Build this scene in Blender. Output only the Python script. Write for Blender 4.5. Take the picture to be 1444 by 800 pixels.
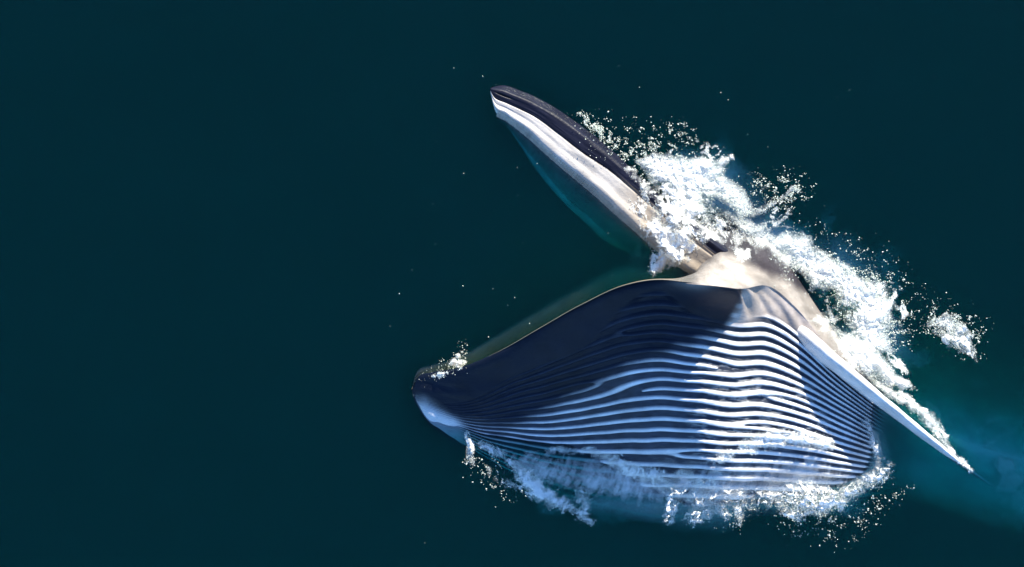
import bpy, math, random
import numpy as np
from mathutils import Vector
from mathutils.bvhtree import BVHTree

for o in list(bpy.data.objects):
    bpy.data.objects.remove(o)
scene = bpy.context.scene
C = scene.collection
rng = np.random.default_rng(7)

# ------------------------------------------------------------------ camera, sky, sun, exposure
CAM_Z = 30.0
cam_d = bpy.data.cameras.new('drone_camera')
cam = bpy.data.objects.new('drone_camera', cam_d)
C.objects.link(cam)
cam.location = (0, 0, CAM_Z)
cam_d.sensor_width = 36
cam_d.lens = 36 * CAM_Z / 14.44
cam_d.clip_end = 3000
scene.camera = cam

SUN_EL = math.radians(31)
SUN_AZ = (0.38, 0.925)                      # towards the sun, seen from above
world = bpy.data.worlds.new('World')
scene.world = world
world.use_nodes = True
wn = world.node_tree
sky = wn.nodes.new('ShaderNodeTexSky')
sky.sky_type = 'NISHITA'
sky.sun_disc = False
sky.ozone_density = 2.0
sky.dust_density = 0.3
sky.air_density = 1.0
sky.sun_elevation = SUN_EL
sky.sun_rotation = math.atan2(SUN_AZ[0], SUN_AZ[1])
bg = wn.nodes['Background']
bg.inputs['Strength'].default_value = 0.125
tint = wn.nodes.new('ShaderNodeMix'); tint.data_type = 'RGBA'; tint.blend_type = 'MULTIPLY'
tint.inputs['Factor'].default_value = 1; tint.inputs['B'].default_value = (.66, .97, 1.30, 1)
wn.links.new(sky.outputs[0], tint.inputs['A'])
wn.links.new(tint.outputs['Result'], bg.inputs['Color'])

sun_d = bpy.data.lights.new('sun', 'SUN')
sun_d.energy = 5.0
sun_d.angle = math.radians(0.5)
sun_d.color = (1.0, 0.94, 0.78)
sun = bpy.data.objects.new('sun', sun_d)
C.objects.link(sun)
sdir = Vector((SUN_AZ[0] * math.cos(SUN_EL), SUN_AZ[1] * math.cos(SUN_EL), math.sin(SUN_EL))).normalized()
sun.rotation_euler = (-sdir).to_track_quat('-Z', 'Y').to_euler()
sun.location = (0, 0, 20)

vs = scene.view_settings
vs.view_transform = 'Standard'
vs.look = 'None'
vs.exposure = 1.15
vs.gamma = 1
vs.use_curve_mapping = False
cy = scene.cycles
cy.use_denoising = True
cy.denoising_input_passes = 'RGB'
cy.max_bounces = 10
cy.diffuse_bounces = 5
cy.volume_bounces = 1
cy.transparent_max_bounces = 24
cy.caustics_reflective = False
cy.caustics_refractive = False

# ------------------------------------------------------------------ small maths helpers
def P(px, py, z):
    """survey point: picture position and height above the sea -> metres (1 px = 1 cm at sea level)"""
    k = (CAM_Z - z) / CAM_Z
    return np.stack([(px - 722) * 0.01 * k, (400 - py) * 0.01 * k, z + 0 * px], -1)

def spline(keys, vals, q):
    """cubic through keyed rows, monotone-limited; vals (n, m)"""
    keys = np.asarray(keys, float); vals = np.asarray(vals, float)
    q = np.asarray(q, float)
    if vals.ndim == 1:
        vals = vals[:, None]; flat = True
    else:
        flat = False
    h = np.diff(keys)[:, None]
    d = np.diff(vals, axis=0) / h
    m = np.zeros_like(vals)
    m[1:-1] = (d[:-1] * h[1:] + d[1:] * h[:-1]) / (h[1:] + h[:-1])
    m[0], m[-1] = d[0], d[-1]
    i = np.clip(np.searchsorted(keys, q, side='right') - 1, 0, len(keys) - 2)
    t = ((q - keys[i]) / (keys[i + 1] - keys[i]))[:, None]
    hh = (keys[i + 1] - keys[i])[:, None]
    a, b = vals[i], vals[i + 1]
    r = (2*t**3 - 3*t**2 + 1)*a + (t**3 - 2*t**2 + t)*hh*m[i] + (-2*t**3 + 3*t**2)*b + (t**3 - t**2)*hh*m[i+1]
    return r[:, 0] if flat else r

def sstep(a, b, x):
    t = np.clip((x - a) / (b - a), 0, 1)
    return t * t * (3 - 2 * t)

def _hash(ix, iy, iz, seed):
    h = (ix.astype(np.uint64) * np.uint64(374761393) + iy.astype(np.uint64) * np.uint64(668265263)
         + iz.astype(np.uint64) * np.uint64(2147483647) + np.uint64(seed) * np.uint64(974634777)) & np.uint64(0xffffffff)
    h = ((h ^ (h >> np.uint64(13))) * np.uint64(1274126177)) & np.uint64(0xffffffff)
    h = ((h ^ (h >> np.uint64(16))) * np.uint64(2246822519)) & np.uint64(0xffffffff)
    h = h ^ (h >> np.uint64(15))
    return (h & np.uint64(0xffffff)).astype(float) / 0xffffff

def vnoise(x, y, z=None, seed=0):
    x = np.asarray(x, float) + 1000; y = np.asarray(y, float) + 1000
    ix, iy = np.floor(x).astype(np.int64), np.floor(y).astype(np.int64)
    fx, fy = x - ix, y - iy
    fx = fx*fx*fx*(fx*(fx*6-15)+10); fy = fy*fy*fy*(fy*(fy*6-15)+10)
    if z is None:
        o = np.zeros_like(ix)
        a = _hash(ix, iy, o, seed); b = _hash(ix+1, iy, o, seed)
        c = _hash(ix, iy+1, o, seed); d = _hash(ix+1, iy+1, o, seed)
        return (a*(1-fx)+b*fx)*(1-fy) + (c*(1-fx)+d*fx)*fy
    z = np.asarray(z, float) + 1000
    iz = np.floor(z).astype(np.int64); fz = z - iz; fz = fz*fz*(3-2*fz)
    r = []
    for k in (0, 1):
        a = _hash(ix, iy, iz+k, seed); b = _hash(ix+1, iy, iz+k, seed)
        c = _hash(ix, iy+1, iz+k, seed); d = _hash(ix+1, iy+1, iz+k, seed)
        r.append((a*(1-fx)+b*fx)*(1-fy) + (c*(1-fx)+d*fx)*fy)
    return r[0]*(1-fz) + r[1]*fz

def fbm(x, y, oct=5, seed=0, gain=0.5, ridged=False):
    s = 0; a = 1; n = 0
    for k in range(oct):
        v = vnoise(x * 2**k + 17.3*k, y * 2**k - 9.1*k, seed=seed + k)
        if ridged:
            v = 1 - abs(2*v - 1)
        s = s + a*v; n += a; a *= gain
    return s / n

# ------------------------------------------------------------------ object helpers
def link(o, parent=None, **props):
    C.objects.link(o)
    if parent is not None:
        o.parent = parent
    for k, v in props.items():
        o[k] = v
    return o

def mesh_obj(name, verts, faces, mat, parent=None, smooth=True, cols=None, **props):
    me = bpy.data.meshes.new(name)
    verts = np.asarray(verts, np.float32)
    faces = np.asarray(faces, np.int32)
    n = faces.shape[1]
    me.vertices.add(len(verts)); me.vertices.foreach_set('co', verts.ravel())
    me.loops.add(faces.size); me.loops.foreach_set('vertex_index', faces.ravel())
    me.polygons.add(len(faces))
    me.polygons.foreach_set('loop_start', np.arange(0, faces.size, n, dtype=np.int32))
    me.polygons.foreach_set('loop_total', np.full(len(faces), n, np.int32))
    me.update(calc_edges=True)
    me.validate()
    if cols is not None:
        a = me.color_attributes.new('pigment', 'FLOAT_COLOR', 'POINT')
        a.data.foreach_set('color', np.asarray(cols, np.float32).ravel())
    me.polygons.foreach_set('use_smooth', np.full(len(me.polygons), smooth))
    me.materials.append(mat)
    return link(bpy.data.objects.new(name, me), parent, **props)

def grid_faces(nr, nc, wrap=True):
    i, j = np.meshgrid(np.arange(nr - 1), np.arange(nc if wrap else nc - 1), indexing='ij')
    j2 = (j + 1) % nc
    return np.stack([i*nc + j, i*nc + j2, (i+1)*nc + j2, (i+1)*nc + j], -1).reshape(-1, 4)

def grid_normals(V, wrap=True):
    du = np.gradient(V, axis=0)
    if wrap:
        dv = (np.roll(V, -1, 1) - np.roll(V, 1, 1)) / 2
    else:
        dv = np.gradient(V, axis=1)
    n = np.cross(du, dv)
    return n / np.maximum(np.linalg.norm(n, axis=-1, keepdims=True), 1e-9)

# ------------------------------------------------------------------ materials
def new_mat(name):
    m = bpy.data.materials.new(name); m.use_nodes = True
    m.node_tree.nodes.clear()
    return m, m.node_tree.nodes, m.node_tree.links

def noise_node(N, L, scale, detail, coord, rough=0.6):
    t = N.new('ShaderNodeTexNoise'); t.inputs['Scale'].default_value = scale
    t.inputs['Detail'].default_value = detail; t.inputs['Roughness'].default_value = rough
    L.new(coord, t.inputs['Vector'])
    return t

def skin_material(name='wet_skin', rough=0.33, bump=0.25):
    m, N, L = new_mat(name)
    out = N.new('ShaderNodeOutputMaterial'); b = N.new('ShaderNodeBsdfPrincipled')
    att = N.new('ShaderNodeAttribute'); att.attribute_name = 'pigment'
    tc = N.new('ShaderNodeTexCoord')
    n1 = noise_node(N, L, 2.2, 8, tc.outputs['Object'], 0.65)
    n2 = noise_node(N, L, 26, 5, tc.outputs['Object'], 0.6)
    r1 = N.new('ShaderNodeMapRange'); L.new(n1.outputs['Fac'], r1.inputs['Value'])
    r1.inputs['From Min'].default_value = .3; r1.inputs['From Max'].default_value = .7
    r1.inputs['To Min'].default_value = .72; r1.inputs['To Max'].default_value = 1.2
    mul = N.new('ShaderNodeMix'); mul.data_type = 'RGBA'; mul.blend_type = 'MULTIPLY'; mul.inputs['Factor'].default_value = 1
    L.new(att.outputs['Color'], mul.inputs['A']); L.new(r1.outputs['Result'], mul.inputs['B'])
    L.new(mul.outputs['Result'], b.inputs['Base Color'])
    r2 = N.new('ShaderNodeMapRange'); L.new(n2.outputs['Fac'], r2.inputs['Value'])
    r2.inputs['To Min'].default_value = rough - .1; r2.inputs['To Max'].default_value = rough + .12
    L.new(r2.outputs['Result'], b.inputs['Roughness'])
    b.inputs['IOR'].default_value = 1.33
    b.inputs['Specular IOR Level'].default_value = .16
    bp = N.new('ShaderNodeBump'); bp.inputs['Strength'].default_value = bump; bp.inputs['Distance'].default_value = .02
    add = N.new('ShaderNodeMath'); add.operation = 'ADD'
    L.new(n2.outputs['Fac'], add.inputs[0]); L.new(n1.outputs['Fac'], add.inputs[1])
    L.new(add.outputs[0], bp.inputs['Height']); L.new(bp.outputs[0], b.inputs['Normal'])
    L.new(b.outputs[0], out.inputs['Surface'])
    return m

SKIN = skin_material()

def water_material():
    m, N, L = new_mat('sea_water')
    out = N.new('ShaderNodeOutputMaterial')
    tc = N.new('ShaderNodeTexCoord')
    n1 = noise_node(N, L, .5, 4, tc.outputs['Object'], .5)
    n2 = noise_node(N, L, 3.5, 4, tc.outputs['Object'], .55)
    ad = N.new('ShaderNodeMath'); ad.operation = 'MULTIPLY_ADD'; ad.inputs[1].default_value = .12
    L.new(n2.outputs['Fac'], ad.inputs[0]); L.new(n1.outputs['Fac'], ad.inputs[2])
    bp = N.new('ShaderNodeBump'); bp.inputs['Strength'].default_value = .5; bp.inputs['Distance'].default_value = .12
    L.new(ad.outputs[0], bp.inputs['Height'])
    fr = N.new('ShaderNodeFresnel'); fr.inputs['IOR'].default_value = 1.33; L.new(bp.outputs[0], fr.inputs['Normal'])
    gl = N.new('ShaderNodeBsdfGlossy'); gl.inputs['Roughness'].default_value = .12; gl.inputs['Color'].default_value = (.5, .55, .45, 1); L.new(bp.outputs[0], gl.inputs['Normal'])
    tr = N.new('ShaderNodeBsdfTransparent')
    mx = N.new('ShaderNodeMixShader')
    L.new(fr.outputs[0], mx.inputs[0]); L.new(tr.outputs[0], mx.inputs[1]); L.new(gl.outputs[0], mx.inputs[2])
    L.new(mx.outputs[0], out.inputs['Surface'])
    va = N.new('ShaderNodeVolumeAbsorption'); va.inputs['Density'].default_value = 5.0
    va.inputs['Color'].default_value = (.01, .915, .848, 1)
    sc = N.new('ShaderNodeVolumeScatter'); sc.inputs['Density'].default_value = .44
    sc.inputs['Color'].default_value = (.02, 1, .88, 1)
    av = N.new('ShaderNodeAddShader')
    L.new(va.outputs[0], av.inputs[0]); L.new(sc.outputs[0], av.inputs[1]); L.new(av.outputs[0], out.inputs['Volume'])
    return m

WATER = water_material()

# ------------------------------------------------------------------ the sea
def sea_coords(core, step, far):
    c = np.arange(-core, core + 1e-6, step)
    out = core + np.cumsum(step * 1.35 ** np.arange(1, 40))
    out = out[out < far]; out = np.append(out, far)
    return np.concatenate([-out[::-1], c, out])

gx = sea_coords(8.4, .07, 400); gy = sea_coords(5.4, .07, 400)
X, Y = np.meshgrid(gx, gy, indexing='ij')
fade = np.exp(-((X/14)**2 + (Y/12)**2))
Z = fade * (.05 * (fbm(X*.45, Y*.45, 3, 5) - .5) + .014 * (fbm(X*2.4, Y*2.4, 3, 9) - .5))
nx, ny = X.shape
top = np.stack([X, Y, Z], -1).reshape(-1, 3)
idx = np.arange(nx*ny).reshape(nx, ny)
f = np.stack([idx[:-1, :-1], idx[1:, :-1], idx[1:, 1:], idx[:-1, 1:]], -1).reshape(-1, 4)
border = np.concatenate([idx[:-1, 0], idx[-1, :-1], idx[:0:-1, -1], idx[0, :0:-1]])
nb = len(border)
bot = top[border].copy(); bot[:, 2] = -30
b0 = len(top); k = np.arange(nb); k2 = (k + 1) % nb
side = np.stack([border[k2], border[k], b0 + k, b0 + k2], -1)
cen = b0 + nb
verts = np.concatenate([top, bot, [[0, 0, -30]]])
cap = np.stack([b0 + k2, b0 + k, np.full(nb, cen), np.full(nb, cen)], -1)
sea = None
sea_me = bpy.data.meshes.new('sea')
sea_me.from_pydata(verts.tolist(), [], f.tolist() + side.tolist() + [c[:3] for c in cap.tolist()])
sea_me.polygons.foreach_set('use_smooth', np.ones(len(sea_me.polygons), bool))
sea_me.materials.append(WATER)
sea = link(bpy.data.objects.new('sea', sea_me), kind='structure')
sea['label'] = 'calm dark teal sea seen from straight above'

# ------------------------------------------------------------------ the whale
whale = bpy.data.objects.new('whale', None)
whale.empty_display_size = .5
link(whale, None, label='dark rorqual whale lunging on its side, mouth wide open, striped throat pouch swollen', category='whale')

DARK = np.array([.009, .013, .024])
PALE = np.array([.78, .77, .77])
FLANK = np.array([.33, .28, .25])
LUMP = np.array([.52, .445, .385])

# columns: Ax Ay zA  Bx By zB  far zf depth  body  lin  pleat_start
ST = np.array([
 [581,551, .14,  583,562,-.05,   2,-.00, .15, 0, 1., .55,.55],
 [588,534, .26,  598,586,-.02,   6,-.02, .35, 0, 1., .55,.55],
 [610,525, .36,  622,606,-.05,  8,-.05, .55, 0, 1., .50,.50],
 [642,520, .50,  655,628,-.16,  12,-.06, .80, 0, 1., .42,.42],
 [700,497, .84,  722,668,-.40,  19,-.08, 1.2, 0, 1., .25,.25],
 [760,463,1.24,  795,700,-.60,  20,-.10, 1.5, 0, 1., .21,.215],
 [820,429,1.70,  865,718,-.62,  18,-.14, 1.8, 0, .94, .20,.20],
 [880,402,2.08,  912,728,-.58,  20,-.30, 2.0, 0, .86, .20,.09],
 [930,394,2.25,  945,730,-.55,  20,-.20, 2.1,.1, .78, .20,.05],
 [972,400,2.32,  968,730,-.50,  80,-.10, 2.1,.75, .68, .20,.12],
 [1012,404,2.26,  988,730,-.50,  100,-.30, 2.1,1, .56, .20,.15],
 [1043,408,1.98, 1012,728,-.50, 118,-.40, 2.1, 1, .50, .20,.155],
 [1082,404,1.20, 1072,722,-.50, 128,-.50, 2.1, 1, .48, .20,.13],
 [1120,432, .95, 1145,714,-.50, 125,-.60, 2.1, 1, .44, .20,.12],
 [1168,488, .66, 1212,704,-.55, 130,-.70, 2.0, 1, .48, .20,.10],
 [1225,545, .05, 1270,698,-.75, 120,-.80, 1.9, 1, .6, .20,.08],
 [1290,588,-.26, 1330,715,-.9, 130,-1.3, 1.9, 1, .6, .20,.06],
 [1370,628,-.20, 1390,735,-1.0, 170,-2.2, 2.0, 1, .6, .20,.06],
 [1470,656,-.26, 1490,760,-1.2,  200,-2.6, 2.2, 1, .6, .20,.06],
 [1600,720,-1.3, 1640,820,-1.9,  60,-1.7, 2.3, 1, .6, .20,.06],
 [1750,800,-1.6, 1775,860,-2.0,  35,-1.8, 2.3, 1, .6, .20,.06],
 [1850,850,-1.8, 1860,885,-2.0,  20,-1.9, 2.2, 1, .6, .20,.06]])
keyu = np.concatenate([[0], np.cumsum(np.hypot(*np.diff((ST[:, 0:2] + ST[:, 3:5]) / 2, axis=0).T))])
uu = np.concatenate([np.linspace(0, keyu[3], 60)[:-1], np.linspace(keyu[3], keyu[14], 330)[:-1], np.linspace(keyu[14], keyu[-1], 60)])
S = spline(keyu, ST, uu)
NU = len(uu)
A, zA, B, zB, far, zf, dep, bod, lin, ps, pm = S[:, 0:2], S[:, 2], S[:, 3:5], S[:, 5], S[:, 6], S[:, 7], S[:, 8], np.clip(S[:, 9], 0, 1), S[:, 10], S[:, 11], S[:, 12]
W = np.linalg.norm(B - A, axis=1); dvec = (B - A) / W[:, None]
NT = 430
tau = np.linspace(0, 1, NT)[None, :]
a_ = lin[:, None]
prof = 1 - (a_ * tau + (1 - a_) * tau**9)
prof = prof - .035 * np.exp(-tau/.02) * (1 - bod[:, None])        # rounded lip
zt = zB[:, None] + (zA - zB)[:, None] * prof
lipdrop = np.interp(uu, keyu[[6, 7, 8, 9, 10, 11, 12, 13]], [0, .08, .22, .40, .56, .52, .04, 0])[:, None]
zt = zt - lipdrop * (1 - np.exp(-(tau/.11)**1.5)) * (1 - tau)
tt = tau * W[:, None]
# rest of the ring: control points through a spline
def lerp(a, b, m): return a + (b - a) * m
und = sstep(keyu[15], keyu[17], uu)
ctrl_t = np.stack([W, W + 6, .85*W, .35*W, -.55*far, -far, lerp(.3*W, -.55*far, bod), lerp(0*W + 9, -.24*far, bod), lerp(0*W + 1.5, -.07*far, bod), 0*W], 1)
ctrl_z = np.stack([zB, zB - .25*dep, zB*.5 - dep*.85, -dep, -.75*dep + zf*.3, zf, lerp(-.4*dep, zf + lerp(.22, .5, und)*(zA - zf), bod), lerp(.25*zA, zf + lerp(.72, .80, und)*(zA - zf), bod), lerp(zA - .09, zf + (zA - zf)*.95, bod), zt[:, 0]], 1)
NR = 96
kq = np.arange(ctrl_t.shape[1])
rest_t = spline(kq, ctrl_t.T, np.linspace(0, kq[-1], NR + 2)[1:-1]).T
rest_z = spline(kq, ctrl_z.T, np.linspace(0, kq[-1], NR + 2)[1:-1]).T
T = np.concatenate([tt, rest_t], 1); ZZ = np.concatenate([zt, rest_z], 1)
NC = NT + NR
PX = A[:, 0:1] + dvec[:, 0:1]*T; PY = A[:, 1:2] + dvec[:, 1:2]*T
V = P(PX, PY, ZZ)
Nn = grid_normals(V)
if Nn[NU//2, NT//2, 2] < 0: Nn = -Nn

# pleats: phase field with forks
v = np.clip((tau - ps[:, None]) / (1.0 - ps[:, None]), -1, 2)
U = uu[:, None] + 0*tau
pxs, pys = PX[:, :NT], PY[:, :NT]
NPL = 19
phase = NPL * (v - .075*np.clip((pxs - 990)/190, 0, 1.25)) + .30*(fbm(U/150, v*5, 3, 3) - .5)
for fx, fy, s in ((905,552,1),(838,540,-1),(1010,520,-1),(960,640,1),(1090,560,1),(1120,610,-1),(880,470,1),(1050,600,1)):
    phase = phase + s * np.arctan2((pys - fy), (pxs - fx)*.25 + 1e-6) / (2*np.pi)
ph = phase - np.floor(phase)
duty = .33 + .12*sstep(960, 1050, pxs) - .03*sstep(820, 700, pxs)
edge = .09
ridge = sstep(0, edge*2, ph) * (1 - sstep(duty, duty + edge*2, ph))
groove_on = sstep(-.012, .025, tau - pm[:, None]) * sstep(keyu[2]*.9, keyu[3]*1.02, uu)[:, None] * (1 - sstep(1215, 1262, pxs))
amp = np.interp(uu, [0, keyu[3], keyu[5], keyu[12], keyu[15], keyu[-1]], [0, .006, .026, .032, .02, .005])[:, None]
amp = amp * (1 + .9*np.exp(-((pxs - 930)/55)**2 - ((pys - 428)/26)**2))
disp = amp * groove_on * (ridge - .5) + .012*groove_on*(fbm(U/30, v*25, 4, 21) - .5)
# broad lumps of the swollen pouch and the jaw corner
disp = disp + .07*(fbm(U/90, tau*3.2, 3, 33) - .5) * sstep(0, .1, tau)
for (ax_, ay_), (bx_, by_), w_, d_ in (((1022,372),(1062,450),5,.03),((1040,384),(1092,456),5,.035),((1060,398),(1124,470),6,.03),((1085,404),(1150,484),6,.025)):
    ll = math.hypot(bx_ - ax_, by_ - ay_); tx, ty = (bx_ - ax_)/ll, (by_ - ay_)/ll
    al = (pxs - ax_)*tx + (pys - ay_)*ty; pe = -(pxs - ax_)*ty + (pys - ay_)*tx + 6*np.sin(al/26)
    disp = disp - d_*np.exp(-(pe/w_)**2) * sstep(-8, 12, al) * sstep(ll + 8, ll - 16, al)
V[:, :NT] += Nn[:, :NT] * disp[..., None]

# pigment
line_y = np.interp(pxs, [560, 600, 640, 690, 740, 780, 830, 880, 950, 1020, 1045, 1060, 1100],
                   [560, 566, 592, 603, 597, 577, 550, 522, 492, 466, 430, 380, 300])
wob = 16*(fbm(pxs/40, pys/40, 4, 51) - .5)
light = sstep(-14, 16, pys - line_y + wob)
pale = PALE * (1 - .10*fbm(pxs/18, pys/9, 4, 71))[..., None]
dk = DARK*1.0 + 0*pale
# pleats that lie in the dark jaw skin: slate with black grooves
slate = np.array([.022, .030, .050])
jaw_col = dk + (slate - dk) * (ridge * groove_on * .9)[..., None]
rough_edge = np.clip(ridge + .35*(fbm(pxs/6, pys/3, 3, 81) - .5) * sstep(960, 1060, pxs)*7*ridge*(1-ridge), 0, 1)
furrow = np.array([.040, .046, .064]) * (.6 + .9*fbm(pxs/7, pys/3.5, 4, 83))[..., None]
pl_col = furrow + (pale - furrow) * rough_edge[..., None]
colm = jaw_col + (pl_col - jaw_col) * light[..., None]
# smooth flank between body and pleats, chin
nog = 1 - groove_on
flank = FLANK * (0.45 + 1.1*fbm(pxs/28, pys/28, 6, 61, .62))[..., None]
colm = colm + (flank - colm) * (nog * light * sstep(980, 1040, pxs))[..., None]
lump = np.exp(-(((pxs - 985)/38)**2 + ((pys - 378)/24)**2)**1.5)
colm = colm + (LUMP - colm) * lump[..., None]
chin = sstep(-6, 10, pys - np.interp(pxs, [575, 600, 660], [566, 571, 598])) * (1 - sstep(640, 665, pxs))
colm = colm + (PALE*.85 - colm) * (chin * .9)[..., None]
col = np.ones((NU, NC, 4)); col[:, :NT, :3] = colm
rest_col = np.array([.05, .055, .06]) + np.zeros((NU, NR, 3))
inner = sstep(NR*.42, NR*.55, np.arange(NR))[None, :, None] * (1 - bod)[:, None, None]
rest_col = rest_col + (np.array([.30, .24, .17]) - rest_col) * inner
# back and flank of the body seen beside the jaw corner
pr, qr = PX[:, NT:], PY[:, NT:]
bfl = sstep(.7, 1, bod)[:, None] * sstep(NR*.45, NR*.8, np.arange(NR))[None, :]
backc = np.array([.034, .027, .032]) * (0.6 + .8*fbm(pr/30, qr/30, 4, 63))[..., None]
rest_col = rest_col + (backc - rest_col) * bfl[..., None]
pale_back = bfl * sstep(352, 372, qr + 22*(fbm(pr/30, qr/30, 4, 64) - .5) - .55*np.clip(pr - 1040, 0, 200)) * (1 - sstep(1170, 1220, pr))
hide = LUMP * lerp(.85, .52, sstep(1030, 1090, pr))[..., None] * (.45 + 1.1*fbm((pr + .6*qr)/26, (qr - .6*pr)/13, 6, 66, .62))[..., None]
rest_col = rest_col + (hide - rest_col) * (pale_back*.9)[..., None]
under = sstep(1200, 1330, pr)[..., None]
rest_col = rest_col + (np.array([.80, .82, .80]) - rest_col) * under * .9
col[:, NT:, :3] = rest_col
col[:, :NT, :3] += (np.array([.80, .82, .80]) - col[:, :NT, :3]) * sstep(1250, 1330, pxs)[..., None] * .9
body_v, body_c = V.reshape(-1, 3), col.reshape(-1, 4)
body_f = grid_faces(NU, NC)
# caps
def add_caps(v, c, f, nr, nc):
    base = len(v)
    v = np.concatenate([v, v[:nc].mean(0)[None], v[-nc:].mean(0)[None]])
    c = np.concatenate([c, c[:nc].mean(0)[None], c[-nc:].mean(0)[None]])
    j = np.arange(0, nc, 2); j1 = (j + 1) % nc; j2 = (j + 2) % nc
    s = (nr - 1)*nc
    f = np.concatenate([f, np.stack([np.full(len(j), base), j2, j1, j], -1), np.stack([np.full(len(j), base + 1), s + j, s + j1, s + j2], -1)])
    return v, c, f
body_v, body_c, body_f = add_caps(body_v, body_c, body_f, NU, NC)

# ---- upper jaw (rostrum): rings from tip to the jaw corner
# columns: dorsal xy z | crest z | dark-pale edge xy z | pale-waterline xy z | deep edge xy z | depth
RS = np.array([
 [692,124,.14, .20,  691,128,.20,  692,132,.16,  694,136,.10,  .0],
 [708,121,.08, .20,  697,137,.19,  698,151,.16,  700,162,-.10, -.1],
 [735,129,.05, .19,  716,146,.18,  713,161,.15,  713,176,-.20,-.2],
 [772,146,.03, .18,  752,163,.17,  740,180,.14,  731,201,-.28,-.3],
 [810,171,.02, .18,  790,190,.17,  773,210,.13,  757,240,-.36,-.4],
 [847,199,.02, .18,  825,217,.17,  809,240,.13,  785,276,-.44,-.5],
 [881,229,.02, .17,  859,239,.16,  846,271,.13,  818,308,-.50,-.6],
 [915,262,.00, .18,  888,263,.17,  882,305,.13,  850,338,-.60,-.7],
 [958,298,-.05,.22,  928,298,.22,  920,343,.12,  892,362,-.9,-.8],
 [1015,335,-.1,.45,  985,345,.45,  970,382,.30,  960,395,-.9,-.9],
 [1065,375,-.2,.35, 1040,385,.35, 1020,405,.2,  1000,420,-.9,-.9]])
kr = np.concatenate([[0], np.cumsum(np.hypot(*np.diff((RS[:, 0:2] + RS[:, 7:9])/2, axis=0).T))])
ur = np.linspace(0, kr[-1], 170)
R = spline(kr, RS, ur)
mid = (R[:, 0:2]*.5 + R[:, 4:6]*.5)
def seg(a, b, m): return a + (b - a)*m
rc = []   # (x, y, z) control ring
rc.append(np.c_[R[:, 0:2], R[:, 2]])
rc.append(np.c_[seg(R[:, 0:2], R[:, 4:6], .35), R[:, 3]])
rc.append(np.c_[seg(R[:, 0:2], R[:, 4:6], .75), R[:, 3]])
rc.append(np.c_[R[:, 4:6], R[:, 6]])
rc.append(np.c_[seg(R[:, 4:6], R[:, 7:9], .5), seg(R[:, 6], R[:, 9], .45)])
rc.append(np.c_[R[:, 7:9], R[:, 9]])
rc.append(np.c_[seg(R[:, 7:9], R[:, 10:12], .35), seg(R[:, 9], R[:, 12], .5)])
rc.append(np.c_[R[:, 10:12], R[:, 12]])
rc.append(np.c_[seg(R[:, 10:12], R[:, 0:2], .4), np.minimum(R[:, 12], R[:, 2]) - .25])
rc.append(np.c_[seg(R[:, 10:12], R[:, 0:2], .85), seg(R[:, 12], R[:, 2], .6) - .1])
rc.append(rc[0])
rc = np.stack(rc, 0)
NCR = 120
qs = np.linspace(0, 10, NCR + 1)[:-1]
ring = np.stack([spline(np.arange(11), rc[:, :, k], qs) for k in range(3)], -1).transpose(1, 0, 2)   # (nu, ncr, 3)
VR = P(ring[..., 0], ring[..., 1], ring[..., 2])
NRm = grid_normals(VR)
if NRm[80, int(NCR*.2), 2] < 0: NRm = -NRm
q2 = qs[None, :] + 0*ur[:, None]; u2 = ur[:, None] + 0*q2
VR += NRm * (.025*(fbm(u2/60, q2*1.5, 3, 91) - .5))[..., None]
# lip groove under the dark strip, and a small crease by the tip
VR -= NRm * (.020*np.exp(-((q2 - 3.05)/.10)**2))[..., None]
crease = np.exp(-((u2 - 24)/12)**2 - ((q2 - 1.7)/.13)**2)
VR -= NRm * (.03*crease)[..., None]
cr = np.ones((len(ur), NCR, 4))
dark_r = np.array([.012, .013, .024]) * (0.7 + .6*fbm(u2/60, q2*4, 4, 93))[..., None]
pale_r = np.array([.54, .485, .43]) * (0.72 + .4*fbm(u2/50, q2*6, 4, 95))[..., None]
deep_r = np.array([.72, .74, .70]) * (0.5 + .8*fbm(u2/25, q2*5, 5, 97))[..., None]
c3 = dark_r + (pale_r - dark_r) * (sstep(3.05, 3.2, q2 + .12*(fbm(u2/12, q2, 3, 99) - .5)))[..., None]
c3 = c3 + (deep_r - c3) * sstep(5.08, 5.25, q2)[..., None]
c3 = c3 + (np.array([.05, .055, .06]) - c3) * sstep(7.2, 8, q2)[..., None]
beige = sstep(kr[6], kr[8], u2) * sstep(2.2, 3.2, q2) * (1 - sstep(5, 6, q2))
c3 = c3 + (np.array([.36, .29, .22]) - c3) * (beige*.9)[..., None]
c3 = c3 + (np.array([.012, .012, .016]) - c3) * (crease*.8)[..., None]
cr[..., :3] = c3
rv, rcl, rf = VR.reshape(-1, 3), cr.reshape(-1, 4), grid_faces(len(ur), NCR)
rv, rcl, rf = add_caps(rv, rcl, rf, len(ur), NCR)
nv = len(body_v)
body = mesh_obj('body', np.concatenate([body_v, rv]), np.concatenate([body_f, rf + nv]), SKIN, whale, cols=np.concatenate([body_c, rcl]))

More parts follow.
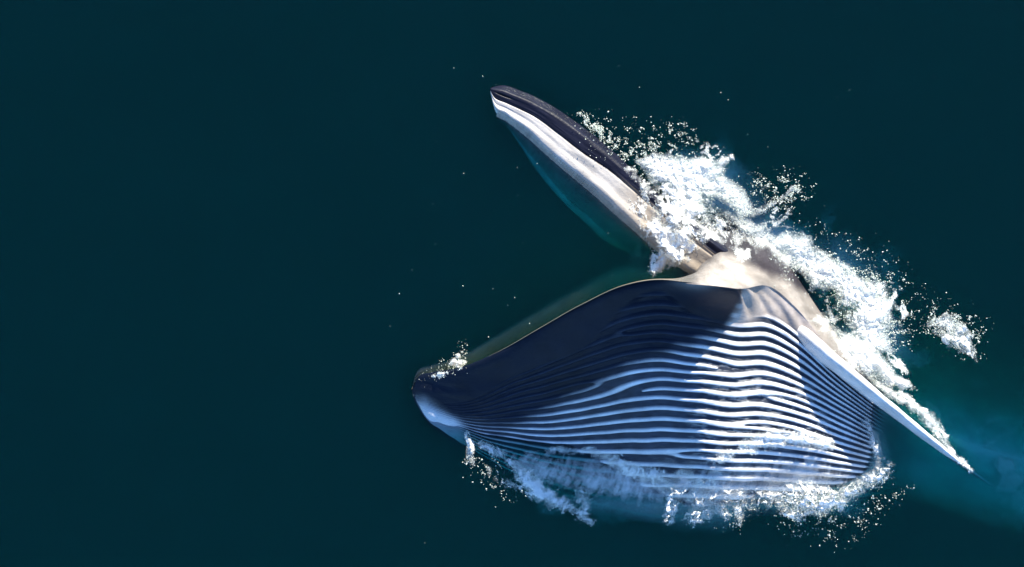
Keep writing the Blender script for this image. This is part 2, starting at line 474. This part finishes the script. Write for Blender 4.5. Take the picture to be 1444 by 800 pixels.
# ---- baleen: rows of thin plates hanging from the pale gum into the water
bv, bf, bc = [], [], []
i5 = int(round(NCR*.505)); i6 = int(round(NCR*.60)); i7 = int(round(NCR*.69))
for k in range(8, 134):
    for h in (0, .5):
        def at(i): return VR[k, i]*(1 - h) + VR[k + 1, i]*h
        p0, p1, p2 = at(i5), at(i6), at(i7)
        ax = VR[k + 1, i5] - VR[k, i5]; ax = ax/np.linalg.norm(ax)
        nn = np.cross(ax, p2 - p0); nn /= np.linalg.norm(nn)
        if nn[2] < 0: nn = -nn
        hgt_ = .035 + .012*rng.random()
        b_ = len(bv); wd = .0042
        for p, hh in ((p0, .006), (p1, hgt_), (p2, .004)):
            for sg in (-1, 1):
                bv.append(p + ax*wd*sg + nn*hh); bv.append(p + ax*wd*sg - nn*.03)
                c_ = np.array([.62, .60, .52]) * (.55 + .45*rng.random())
                bc.append((*c_, 1)); bc.append((*c_, 1))
        for q in (0, 4):
            bf += [[b_+q, b_+q+4, b_+q+6, b_+q+2], [b_+q, b_+q+1, b_+q+5, b_+q+4], [b_+q+2, b_+q+6, b_+q+7, b_+q+3]]
        bf += [[b_, b_+2, b_+3, b_+1], [b_+8, b_+9, b_+11, b_+10]]
mesh_obj('baleen', bv, bf, SKIN, whale, smooth=False, cols=bc, kind='stuff')

# ---- flipper: blade on edge
FL = np.array([   # leading edge x y z | chord m | thickness m
 [1060,408, .30, .40,.14], [1095,437, .62, .55,.22], [1130,466, .90, .76,.25], [1165,496,1.02, .86,.225], [1200,525, 1.0, .86,.195], [1235,554, .86, .80,.17],
 [1270,583, .64, .68,.145], [1305,612, .38, .50,.12], [1340,641, .10, .32,.09], [1372,666,-.12, .18,.05], [1402,687,-.30, .03,.012]])
kf = np.concatenate([[0], np.cumsum(np.hypot(*np.diff(FL[:, 0:2], axis=0).T))])
uf = np.linspace(0, kf[-1], 110)
F = spline(kf, FL, uf)
le = P(F[:, 0], F[:, 1], F[:, 2])
tan = np.gradient(le, axis=0); tan /= np.linalg.norm(tan, axis=1, keepdims=True)
chd = np.array([-.10, -.02, -.99]); chd = chd - tan*(tan@chd)[:, None]; chd /= np.linalg.norm(chd, axis=1, keepdims=True)
thk = np.cross(tan, chd)
ang = np.linspace(0, 2*np.pi, 49)[:-1]
sC = (1 - np.cos(ang))/2                      # 0 leading, 1 trailing
sT = np.sin(ang) * np.sqrt(np.clip(1 - sC*.9, 0, 1)) * .62
VF = le[:, None] + chd[:, None]*(F[:, 3, None]*sC[None])[..., None] + thk[:, None]*(F[:, 4, None]*sT[None])[..., None]
VF = VF + .012*(fbm(uf[:, None]/25 + 0*sC, sC[None]*3 + 0*uf[:, None], 3, 15) - .5)[..., None]
cf = np.ones(VF.shape[:2] + (4,))
fcol = np.array([.74, .72, .70]) * (0.8 + .3*fbm(uf[:, None]/20 + 0*sC, ang[None]*1.5 + 0*uf[:, None], 4, 16))[..., None]
root = sstep(150, 40, uf)[:, None, None]
fcol = fcol + (LUMP*.8 - fcol)*root
grey = np.array([.30, .30, .32])
cf[..., :3] = fcol + (grey - fcol) * sstep(.25, .8, sC)[None, :, None]
fv, fc, ff = add_caps(VF.reshape(-1, 3), cf.reshape(-1, 4), grid_faces(len(uf), 48), len(uf), 48)
mesh_obj('flipper', fv, ff, SKIN, whale, cols=fc)

# ------------------------------------------------------------------ whitewater
X0, Y0, X1, Y1 = 540, 90, 1444, 790
gxp = np.arange(X0, X1 + 1); gyp = np.arange(Y0, Y1 + 1)
FX, FY = np.meshgrid(gxp.astype(float), gyp.astype(float), indexing='xy')     # rows = y

def brush(strokes, soft=1.0):
    """soft-edged strokes (x, y, radius, strength) -> field"""
    F = np.zeros_like(FX)
    for st in strokes:
        st = np.asarray(st, float)
        if len(st) == 1: st = np.repeat(st, 2, 0)
        for a, b in zip(st[:-1], st[1:]):
            n = max(2, int(np.hypot(*(b - a)[:2]) / 3))
            for t in np.linspace(0, 1, n):
                x, y, r, s = a + (b - a)*t
                r = r*1.45; s = s*.88
                R_ = r*1.9
                i0, i1 = int(max(0, y - R_ - Y0)), int(min(len(gyp), y + R_ + 1 - Y0))
                j0, j1 = int(max(0, x - R_ - X0)), int(min(len(gxp), x + R_ + 1 - X0))
                if i1 <= i0 or j1 <= j0: continue
                d2 = ((FX[i0:i1, j0:j1] - x)**2 + (FY[i0:i1, j0:j1] - y)**2) / (r*r)
                F[i0:i1, j0:j1] = np.maximum(F[i0:i1, j0:j1], s*np.exp(-d2**soft))
    return F

# height of whatever lies under each spot: sea or whale
bpy.context.view_layer.update()
dg = bpy.context.evaluated_depsgraph_get()
STEP = 3
sub_x, sub_y = gxp[::STEP], gyp[::STEP]
base = np.zeros((len(sub_y), len(sub_x)))
flp = [o for o in whale.children]
o_ = Vector((0, 0, CAM_Z))
bev = body.evaluated_get(dg)
for i, y in enumerate(sub_y):
    for j, x in enumerate(sub_x):
        d_ = Vector(((x - 722)*.01, (400 - y)*.01, -CAM_Z))
        hit, loc, nrm, fi = bev.ray_cast(o_, d_.normalized())
        if hit and loc.z > 0: base[i, j] = loc.z
def up(Fs):
    yi = np.clip((FY - Y0)/STEP, 0, len(sub_y) - 1.001); xi = np.clip((FX - X0)/STEP, 0, len(sub_x) - 1.001)
    a, b = yi.astype(int), xi.astype(int); fy, fx = yi - a, xi - b
    return (Fs[a, b]*(1-fx) + Fs[a, b+1]*fx)*(1-fy) + (Fs[a+1, b]*(1-fx) + Fs[a+1, b+1]*fx)*fy
BASE = up(base)

wx = 26*(fbm(FX/45, FY/45, 4, 201) - .5); wy = 26*(fbm(FX/45, FY/45, 4, 203) - .5)
N_big = fbm((FX + wx)/42, (FY + wy)/42, 6, 205, .58)
N_fine = fbm((FX + wx)/9, (FY + wy)/9, 4, 207, .6)
LACE = fbm((FX + 1.6*wx)/24, (FY + 1.6*wy)/24, 5, 209, .55, ridged=True)
def norm(n): return np.clip((n - n.mean())/(n.std()*3.0) + .5, 0, 1)
N_big, N_fine, LACE = norm(N_big), norm(N_fine), norm(LACE)

def foam_material():
    m, N, L = new_mat('foam')
    out = N.new('ShaderNodeOutputMaterial')
    att = N.new('ShaderNodeAttribute'); att.attribute_name = 'pigment'
    df = N.new('ShaderNodeBsdfDiffuse'); df.inputs['Color'].default_value = (.95, .935, .90, 1)
    tl = N.new('ShaderNodeBsdfTranslucent'); tl.inputs['Color'].default_value = (.93, .94, .94, 1)
    m1 = N.new('ShaderNodeMixShader'); m1.inputs[0].default_value = .3
    L.new(df.outputs[0], m1.inputs[1]); L.new(tl.outputs[0], m1.inputs[2])
    tr = N.new('ShaderNodeBsdfTransparent')
    tc = N.new('ShaderNodeTexCoord')
    nz = noise_node(N, L, 45, 4, tc.outputs['Object'], .7)
    # fine bubbles eat into thin foam
    sub = N.new('ShaderNodeMath'); sub.operation = 'MULTIPLY_ADD'; sub.inputs[1].default_value = -.9; sub.inputs[2].default_value = .45
    L.new(nz.outputs['Fac'], sub.inputs[0])
    ad = N.new('ShaderNodeMath'); ad.operation = 'ADD'; ad.use_clamp = True
    L.new(att.outputs['Alpha'], ad.inputs[0])
    om = N.new('ShaderNodeMath'); om.operation = 'MULTIPLY'
    L.new(sub.outputs[0], om.inputs[0])
    # only where some foam is
    st = N.new('ShaderNodeMapRange'); st.inputs['From Max'].default_value = .25; L.new(att.outputs['Alpha'], st.inputs['Value'])
    L.new(st.outputs['Result'], om.inputs[1]); L.new(om.outputs[0], ad.inputs[1])
    mx = N.new('ShaderNodeMixShader'); L.new(ad.outputs[0], mx.inputs[0])
    L.new(tr.outputs[0], mx.inputs[1]); L.new(m1.outputs[0], mx.inputs[2])
    L.new(mx.outputs[0], out.inputs['Surface'])
    return m
FOAM = foam_material()

def droplet_material():
    m, N, L = new_mat('droplets')
    out = N.new('ShaderNodeOutputMaterial')
    df = N.new('ShaderNodeBsdfDiffuse'); df.inputs['Color'].default_value = (.90, .92, .82, 1)
    tl = N.new('ShaderNodeBsdfTranslucent'); tl.inputs['Color'].default_value = (.90, .92, .82, 1)
    gl = N.new('ShaderNodeBsdfGlossy'); gl.inputs['Roughness'].default_value = .15
    m1 = N.new('ShaderNodeMixShader'); m1.inputs[0].default_value = .5
    L.new(df.outputs[0], m1.inputs[1]); L.new(tl.outputs[0], m1.inputs[2])
    m2 = N.new('ShaderNodeMixShader'); m2.inputs[0].default_value = .08
    L.new(m1.outputs[0], m2.inputs[1]); L.new(gl.outputs[0], m2.inputs[2])
    L.new(m2.outputs[0], out.inputs['Surface'])
    return m
DROP = droplet_material()


def film(name, alpha, zoff, label, cat='foam', cut=.02):
    """a crumpled skin of foam lying on sea and whale"""
    z = BASE + zoff
    if (zoff < 0).all(): z = zoff.copy()
    keep = alpha > cut
    keep = keep[:-1, :-1] | keep[1:, :-1] | keep[1:, 1:] | keep[:-1, 1:]
    q = np.stack([z[:-1, :-1], z[1:, :-1], z[1:, 1:], z[:-1, 1:]], 0)
    keep &= (q.max(0) - q.min(0)) < .10
    idx = np.arange(FX.size).reshape(FX.shape)
    fa = np.stack([idx[:-1, :-1], idx[1:, :-1], idx[1:, 1:], idx[:-1, 1:]], -1)[keep]
    use, inv = np.unique(fa, return_inverse=True)
    vv = P(FX, FY, z).reshape(-1, 3)[use]
    cc = np.ones((len(use), 4)); cc[:, 3] = alpha.ravel()[use]
    return mesh_obj(name, vv, inv.reshape(fa.shape), FOAM, None, cols=cc, kind='stuff', label=label, category=cat)

def point_group():
    g = bpy.data.node_groups.new('droplet_points', 'GeometryNodeTree')
    g.interface.new_socket('Geometry', in_out='INPUT', socket_type='NodeSocketGeometry')
    g.interface.new_socket('Geometry', in_out='OUTPUT', socket_type='NodeSocketGeometry')
    i = g.nodes.new('NodeGroupInput'); o = g.nodes.new('NodeGroupOutput')
    mp = g.nodes.new('GeometryNodeMeshToPoints')
    na = g.nodes.new('GeometryNodeInputNamedAttribute'); na.data_type = 'FLOAT'; na.inputs['Name'].default_value = 'rad'
    sm = g.nodes.new('GeometryNodeSetMaterial'); sm.inputs['Material'].default_value = DROP
    g.links.new(i.outputs[0], mp.inputs['Mesh']); g.links.new(na.outputs['Attribute'], mp.inputs['Radius'])
    g.links.new(mp.outputs[0], sm.inputs['Geometry']); g.links.new(sm.outputs[0], o.inputs[0])
    return g
PG = point_group()

def spray(name, dens, count, hgt, rmin, rmax, label, cat='spray', rpow=2.2, hpow=2.0):
    """round water drops strewn where dens says, up to hgt above what lies below"""
    w = np.clip(dens, 0, None).ravel(); w = w / w.sum()
    cum = np.cumsum(w)
    k = np.searchsorted(cum, rng.random(count)); k = np.clip(k, 0, FX.size - 1)
    x = FX.ravel()[k] + rng.random(count) - .5; y = FY.ravel()[k] + rng.random(count) - .5
    h = hgt.ravel()[k] if isinstance(hgt, np.ndarray) else hgt
    z = BASE.ravel()[k] + .005 + h * rng.random(count)**hpow
    r = rmin + (rmax - rmin)*rng.random(count)**rpow
    me = bpy.data.meshes.new(name)
    me.vertices.add(count); me.vertices.foreach_set('co', P(x, y, z).astype(np.float32).ravel())
    a = me.attributes.new('rad', 'FLOAT', 'POINT'); a.data.foreach_set('value', r.astype(np.float32))
    me.materials.append(DROP); me.update()
    o = link(bpy.data.objects.new(name, me), None, kind='stuff', label=label, category=cat)
    md = o.modifiers.new('points', 'NODES'); md.node_group = PG
    return o

def flecks(name, dens, count, hgt, lmin, lmax, label, cat='spray', lpow=2.5, hpow=2.0):
    """stretched blobs of flying water"""
    w = np.clip(dens, 0, None).ravel(); cum = np.cumsum(w / w.sum())
    k = np.clip(np.searchsorted(cum, rng.random(count)), 0, FX.size - 1)
    x = FX.ravel()[k] + rng.random(count) - .5; y = FY.ravel()[k] + rng.random(count) - .5
    c = P(x, y, BASE.ravel()[k] + .01 + hgt*rng.random(count)**hpow)
    L_ = lmin + (lmax - lmin)*rng.random(count)**lpow
    an = -.45 + .75*rng.standard_normal(count)
    el = .35*rng.standard_normal(count)
    d1 = np.stack([np.cos(an)*np.cos(el), np.sin(an)*np.cos(el), np.sin(el)], -1)
    d2 = np.stack([-np.sin(an), np.cos(an), 0*an], -1); d3 = np.cross(d1, d2)
    asp = (.32 + .55*rng.random(count))[:, None]; L_ = L_[:, None]
    ring_ = [(1, 0, 0), (.55, .8, 0), (.55, 0, .8), (.55, -.8, 0), (.55, 0, -.8), (-.5, .85, 0), (-.5, 0, .85), (-.5, -.85, 0), (-.5, 0, -.85), (-1, 0, 0)]
    vv = np.stack([c + L_*(d1*p + asp*(d2*q*(.7 + .6*rng.random((count, 1))) + d3*r)) for p, q, r in ring_], 1).reshape(-1, 3)
    tri = [(0, 1, 2, 2), (0, 2, 3, 3), (0, 3, 4, 4), (0, 4, 1, 1)]
    fa = []
    for i_ in range(4):
        j_ = (i_ + 1) % 4
        fa += [(0, 1 + i_, 1 + j_), (1 + i_, 5 + i_, 5 + j_), (1 + i_, 5 + j_, 1 + j_), (9, 5 + j_, 5 + i_)]
    fa = np.asarray(fa)[None] + 10*np.arange(count)[:, None, None]
    return mesh_obj(name, vv, fa.reshape(-1, 3), DROP, None, kind='stuff', label=label, category=cat)

LF = norm(.55*fbm((FX + 2*wx)/17, (FY + 2*wy)/17, 4, 261, .6, ridged=True) + .45*fbm((FX + wx)/8, (FY + wy)/8, 3, 263, .6, ridged=True))
def lace_alpha(F, lo=.50, wid=.30):
    t = LF*.62 + .38*(1 - N_big) + .62*(F - .62)
    return sstep(lo, lo + wid, t) * sstep(.04, .22, F)

def foam_alpha(F, bias=1.5, noise=.95, soft=.35, lace=0.0, mx=1.0):
    n = N_big*(1 - lace) + (1 - LACE)*lace
    n = .72*n + .28*N_fine
    a = np.clip((F*1.45 - 1.2*n + .08)*1.3, 0, 1)
    return a * sstep(.03, .18, F) * mx

# ---- foam along the back
back = brush([
  [(900,228,6,.6),(925,233,14,1.0),(955,242,18,1.2),(985,250,18,1.2),(1012,262,16,1.15),(1036,276,15,1.2),(1050,294,12,1.1)],
  [(985,238,16,.6),(1008,238,12,.4),(1024,226,4,.5),(1032,222,3,.5)],
  [(1012,236,3,.6),(1010,252,3,.7)],
  [(1045,297,10,.95),(1068,298,7,.8),(1085,288,5,.7),(1100,280,5,.7),(1118,268,5,.7),(1130,272,4,.6)],
  [(1062,282,6,.6),(1076,266,6,.65),(1088,260,4,.6)],
  [(1094,318,4,.6),(1108,306,3,.6),(1112,296,4,.7),(1100,290,3,.5)],
  [(1098,352,14,.95),(1128,364,18,1.2),(1158,378,19,1.25),(1186,394,18,1.2),(1210,412,18,1.15),(1232,434,16,1.05),(1252,457,11,.85)],
  [(1150,398,9,.8),(1172,388,9,.9)],
  [(1180,424,10,.8),(1203,446,15,1.05),(1225,462,17,1.2),(1242,478,13,1.0)],
  [(1168,465,8,.7),(1192,480,12,.95),(1218,498,14,1.1),(1236,518,12,.95),(1256,540,8,.85),(1282,542,5,.75),(1293,550,4,.7)],
  [(1255,556,5,.6),(1283,560,4,.55)],
  [(1160,448,7,.65),(1182,470,9,.8),(1205,505,9,.85),(1228,530,9,.85),(1252,550,7,.75),(1272,566,5,.7)],
  [(1170,350,7,.25),(1140,338,9,.3)],
  [(985,285,16,.62),(1020,300,18,.66),(1050,322,16,.7),(1080,342,14,.72)]])
rag = brush([
  [(905,215,10,.5),(950,222,14,.6),(1000,225,14,.45)],
  [(1070,275,20,.6),(1105,290,20,.6)],
  [(1120,385,14,.55),(1150,410,18,.6),(1180,440,20,.65),(1175,465,14,.55)],
  [(1215,395,16,.5),(1245,425,16,.6),(1265,455,14,.55)], [(1240,500,16,.6),(1265,535,14,.55)]])
A_smooth = np.clip(back*1.35 - .55*N_big - .18, 0, 1)
A_back = np.maximum(np.clip(.8*A_smooth + .35*foam_alpha(back), 0, 1), .95*lace_alpha(np.maximum(rag, back*.75)))
hole = brush([[(1080,360,9,.9),(1098,378,11,1.0)], [(1115,390,11,1.0),(1128,404,9,.9)], [(1176,420,8,.9),(1192,438,12,1.1),(1207,432,7,.8)],
  [(1152,425,9,.9),(1160,442,9,.9)], [(1018,308,11,.85),(1036,322,10,.85)], [(1230,492,5,.7),(1250,505,6,.7)], [(1262,548,5,.8)], [(975,268,5,.6)]])
A_back = A_back * (1 - np.clip(hole*1.7 - .75*(1 - LF), 0, .92))
# ---- lace over the jaw corner
corner = brush([
  [(885,240,7,.5),(905,264,12,.62),(930,290,18,.72),(950,315,18,.78),(945,345,12,.8),(930,372,7,.85),(922,384,5,.8)],
  [(930,262,12,.7),(952,274,11,.85),(966,300,10,.9),(985,316,8,.95),(1005,332,6,.9),(1020,340,5,.75)],
  [(1030,347,4,.6),(1046,357,6,.9),(1052,361,4,.7)],
  [(905,285,10,.45),(920,320,9,.5),(935,350,9,.6)],
  [(955,262,12,.75),(975,272,9,.8)],
  [(950,300,16,.8),(985,300,16,.85),(1015,318,14,.85),(1040,338,10,.8)],
  [(975,325,12,.75),(1000,335,8,.6)],
  [(928,318,14,.9),(945,345,13,1.1),(958,362,8,1.0)],
  [(952,335,12,1.1),(972,347,8,1.05),(982,352,5,.8)]])
A_corner = np.clip(.45*foam_alpha(corner, lace=.5) + .95*lace_alpha(corner*1.06, .45, .30), 0, 1)
# ---- beside the flipper and its tip, loose patch
flip = brush([
  [(1290,572,4,.6),(1310,592,6,.8),(1325,612,6,.9),(1335,630,6,.9),(1345,643,5,.9),(1360,655,4,.9),(1368,663,3,.8)],
  [(1268,556,5,.5),(1290,575,6,.6)]])
A_flip = np.maximum(.5*foam_alpha(flip), lace_alpha(flip*1.05))
patch = brush([
  [(1312,460,7,.7),(1328,452,9,1.0),(1342,456,12,1.05),(1352,470,14,1.05),(1362,484,12,1.0),(1371,498,8,1.0),(1376,508,5,.8)],
  [(1318,466,8,.7),(1335,475,9,.8)]])
A_patch = np.clip(.5*foam_alpha(patch) + .75*lace_alpha(patch), 0, 1)
# ---- round the throat pouch
pouch = brush([
  [(1035,640,5,.6),(1048,630,9,1.2),(1065,622,10,1.3),(1090,618,9,1.3),(1115,618,8,1.15),(1145,622,7,.9),(1172,627,6,.8)],
  [(1008,652,5,.5),(1030,642,6,.8)],
  [(940,732,6,1.1),(946,714,8,1.2),(955,692,10,1.35),(965,677,12,1.4),(980,684,10,1.2)],
  [(975,690,10,.9),(988,708,12,1.0),(980,728,9,1.1),(998,722,8,1.0)],
  [(1000,690,12,.7),(1012,715,8,1.0),(1025,728,6,.9)],
  [(1030,700,8,.7),(1042,722,6,.95),(1044,738,5,.9)],
  [(1060,690,10,.5),(1075,700,12,.9),(1105,700,12,1.1),(1140,700,11,1.1),(1170,698,10,1.05),(1188,700,8,.9)],
  [(1090,705,10,.9),(1110,720,9,1.0),(1125,728,8,.8)],
  [(1140,715,8,.8),(1165,718,7,.7)],
  [(945,695,10,.7),(1000,702,13,.78),(1060,704,14,.85),(1120,708,14,.9),(1180,702,11,.85)],
  [(1190,692,10,.9),(1215,684,11,.95),(1240,670,11,.95),(1255,657,8,.85)],
  [(1242,665,9,.85),(1238,640,8,.75),(1232,615,7,.72),(1222,596,5,.6)]])
A_pouch = np.clip(.42*foam_alpha(pouch, lace=.4) + .75*lace_alpha(pouch*1.02), 0, 1)
bow = brush([
  [(658,612,4,.6),(662,628,4,.8),(664,642,5,.7),(668,655,5,.55)],
  [(680,628,5,.7),(695,634,5,.8),(712,645,6,.85),(728,660,7,.9),(742,677,8,.95),(760,695,8,.95),(785,705,8,.85),(805,718,8,.85),(822,728,8,.85),(834,738,5,.8)],
  [(690,668,8,.5),(700,676,9,.55),(730,690,8,.45)],
  [(770,636,6,.55),(800,634,7,.7),(830,636,7,.75),(855,645,7,.8),(880,658,8,.8),(905,668,8,.8),(935,672,9,.8)],
  [(820,700,10,.6),(825,715,8,.7)]])
A_bow = np.clip(.5*foam_alpha(bow, lace=.4) + .75*lace_alpha(bow), 0, 1)
# thin running film over the lowest pleats
streak = norm(fbm((FX + .45*FY + .6*wx)/5.5, (FY - .3*FX + .6*wy)/30, 5, 231, .62))
curtain = brush([
  [(690,636,9,.5),(740,652,15,.7),(790,664,19,.8),(850,674,20,.85),(910,684,19,.9),(960,690,20,.85),(1020,684,24,.98),(1080,676,22,.92),(1140,674,21,.9),(1190,670,17,.8)],
  [(1000,650,14,.4),(1060,650,16,.45),(1130,655,14,.35)]], 1.3)
A_curt = np.clip(curtain*1.2 - .95*(.35*streak + .4*N_big + .25*N_fine), 0, 1) * .95
# small splash on the chin, foam dabs painted as jaw rim glints
chinf = brush([[(640,512,4,.9),(648,516,5,1.1),(655,512,4,.9)], [(647,502,3,.7),(652,497,2.5,.6)], [(612,531,3,.8),(620,529,4,.9),(630,526,2.5,.6)]])
A_chin = foam_alpha(chinf, 1.4, .9, .3, lace=.3)

lump = lambda a, h: .010 + sstep(0, .8, a)*h*norm(.7*(1 - N_big) + .3*N_fine)
film('foam_crest', A_back, lump(np.clip(np.maximum(back, .6*rag), 0, 1), .10), 'white churned foam streaming along the back of the whale')
mist = brush([
  [(905,228,10,.4),(960,245,28,1.0),(1010,270,34,1.15),(1055,310,36,1.2),(1100,350,34,1.2),(1160,385,34,1.2),(1210,430,36,1.2),(1235,480,34,1.1),(1250,525,26,.9)],
  [(925,290,18,.5),(950,330,14,.5)], [(1345,470,14,.5)], [(1225,560,12,.5),(1236,610,16,.85),(1238,660,20,.95),(1180,702,18,.9),(1100,712,20,1.0),(1000,715,20,.9),(900,712,16,.8),(800,705,12,.6)]])
N_low = norm(fbm((FX + wx)/60, (FY + wy)/60, 2, 271, .45))
A_mist = np.clip(mist*1.15 - .6*N_low - .1 - 1.0*hole, 0, 1)**1.2
film('foam_veil', A_mist, -.03 - .12*(1 - np.clip(mist, 0, 1)), 'thin milky veil of froth spread on the water about the whale')
film('foam_lace', A_corner, lump(np.clip(corner, 0, 1), .10), 'lacy foam pouring over the corner of the open mouth')
film('foam_streak', A_flip, lump(np.clip(flip, 0, 1), .06), 'narrow foam streak trailing beside the pale flipper tip')
film('foam_patch', A_patch, lump(np.clip(patch, 0, 1), .16), 'loose crescent of foam drifting apart from the whale')
film('foam_collar', np.maximum(A_pouch, 0), lump(np.clip(pouch, 0, 1), .10) + .34*sstep(.1, .9, pouch)*sstep(.45, .15, BASE)*(.45 + .9*norm(.5*N_fine + .5*LF)), 'sunlit foam collar breaking round the bottom of the throat pouch')
film('bow_foam', A_bow, lump(np.clip(bow, 0, 1), .10), 'bluish foam edge curling off the lower jaw in shade')
film('water_film', A_curt, .008 + .03*curtain*N_big, 'thin sheet of white water running down the lowest throat pleats', 'water')
film('chin_splash_glints', A_chin, lump(np.clip(chinf, 0, 1), .12), 'small splash and painted glints on the rim near the tip of the lower jaw', 'splash')
# aerated water below the surface
milk = brush([
  [(930,250,30,.5),(990,275,40,.7),(1050,310,44,.85),(1100,345,40,.8),(1160,390,44,.8),(1210,440,44,.8),(1240,500,38,.7),(1270,550,26,.5)],
  [(1100,285,28,.35)], [(1345,475,24,.45)],
  [(720,665,24,.35),(790,700,30,.6),(860,705,26,.7),(940,705,24,.7),(1020,710,26,.6),(1110,712,28,.6),(1200,690,28,.6),(1245,650,28,.55),(1240,600,22,.35)],
  [(1290,590,26,.4),(1340,610,34,.6),(1390,630,40,.8),(1470,645,46,1.0)], [(900,340,20,.25)]], 1.0)
A_milk = np.clip(milk*1.25 - .75*N_big, 0, 1) * .75
zm = -.10 - .22*norm(N_big) - .12*(1 - np.clip(milk, 0, 1))
film('bubble_cloud', A_milk, zm, 'pale cloud of tiny bubbles just under the surface beside the whale', 'bubbles')

# foam flecks caught in the furrows of the sunlit pouch
wetz = brush([[(1000,520,26,.6),(1060,560,34,.8),(1120,560,30,.7)], [(990,600,22,.7),(1060,610,26,.9),(1140,600,24,.8)], [(930,640,18,.4),(1000,650,16,.6)]])
fl = norm(fbm((FX + wx*.5)/15, (FY - .12*FX)/3.2, 5, 251, .62))
A_wet = np.clip((wetz*.9 - .2)*1.0, 0, 1) * sstep(.60, .84, fl) * .85
film('pouch_flecks', A_wet, .006 + .012*N_fine, 'flecks of foam caught in the furrows of the sunlit throat pouch')
# ---- drops
edge = lambda a, F: np.clip(F, 0, 1)*(.25 + .75*(1 - a)) * (LACE > .45)
spr = brush([
  [(806,158,3,.6),(824,170,5,.9),(844,183,6,.9),(864,200,6,.7),(886,217,6,.6)],
  [(840,178,12,.25),(880,205,16,.3),(915,212,16,.35),(950,215,14,.3)],
  [(925,190,10,.25),(945,186,8,.35),(972,186,8,.25)],
  [(1080,262,12,.35),(1120,270,12,.4)], [(1150,345,20,.12),(1230,400,22,.2),(1270,440,18,.25),(1262,470,12,.3)],
  [(1130,378,10,.25),(1100,385,8,.15)],
  [(1320,448,14,.25),(1360,470,18,.2)]])
clump = sstep(.55, .85, norm(fbm(FX/7, FY/7, 3, 241, .6)))
flecks('spray_drops', (back*.35*edge(A_back, back) + spr) * (.02 + clump), 5600, .22, .003, .014, 'glittering drops thrown up along the back of the whale')
spray('foam_grains', A_back*(1.15 - A_back)*2 + A_corner*(1.15 - A_corner)*2, 22000, .02 + .12*np.clip(back, 0, 1), .002, .0065, 'fine foam grains on the churned water behind the head')
low = brush([
  [(1120,728,14,.6),(1160,738,16,.5),(1200,735,16,.45),(1180,755,12,.35)], [(1225,715,8,.4),(1262,700,6,.35),(1280,690,5,.4)],
  [(1040,735,8,.3),(1000,735,8,.25)], [(690,670,14,.4),(720,690,14,.25),(665,650,6,.5)]])
flecks('falling_drops', (low + .2*edge(A_pouch, pouch)) * (.05 + clump), 900, .16, .004, .016, 'scattered drops falling back on the dark water below the pouch')
spray('collar_grains', A_pouch*(1.15 - A_pouch) + A_bow*(1.15 - A_bow) + A_patch*(1.15 - A_patch) + A_flip*.4 + A_chin*1.2, 20000, .07, .002, .006, 'fine foam grains on the broken water round the throat', hpow=2.5)
jet = brush([[(652,500,4,.8),(653,490,5,.4)], [(600,532,6,.2),(640,512,8,.6)], [(690,470,4,.1)]])
flecks('chin_drops', jet, 160, .25, .003, .012, 'few drops hopping off the lower jaw tip')
stray = np.zeros_like(FX) + .02 + .4*np.exp(-(((FX - 900)/260)**2 + ((FY - 300)/200)**2)) * (BASE < .01)
flecks('stray_drops', stray, 60, .05, .004, .010, 'stray water drops dotting the open sea round the whale')
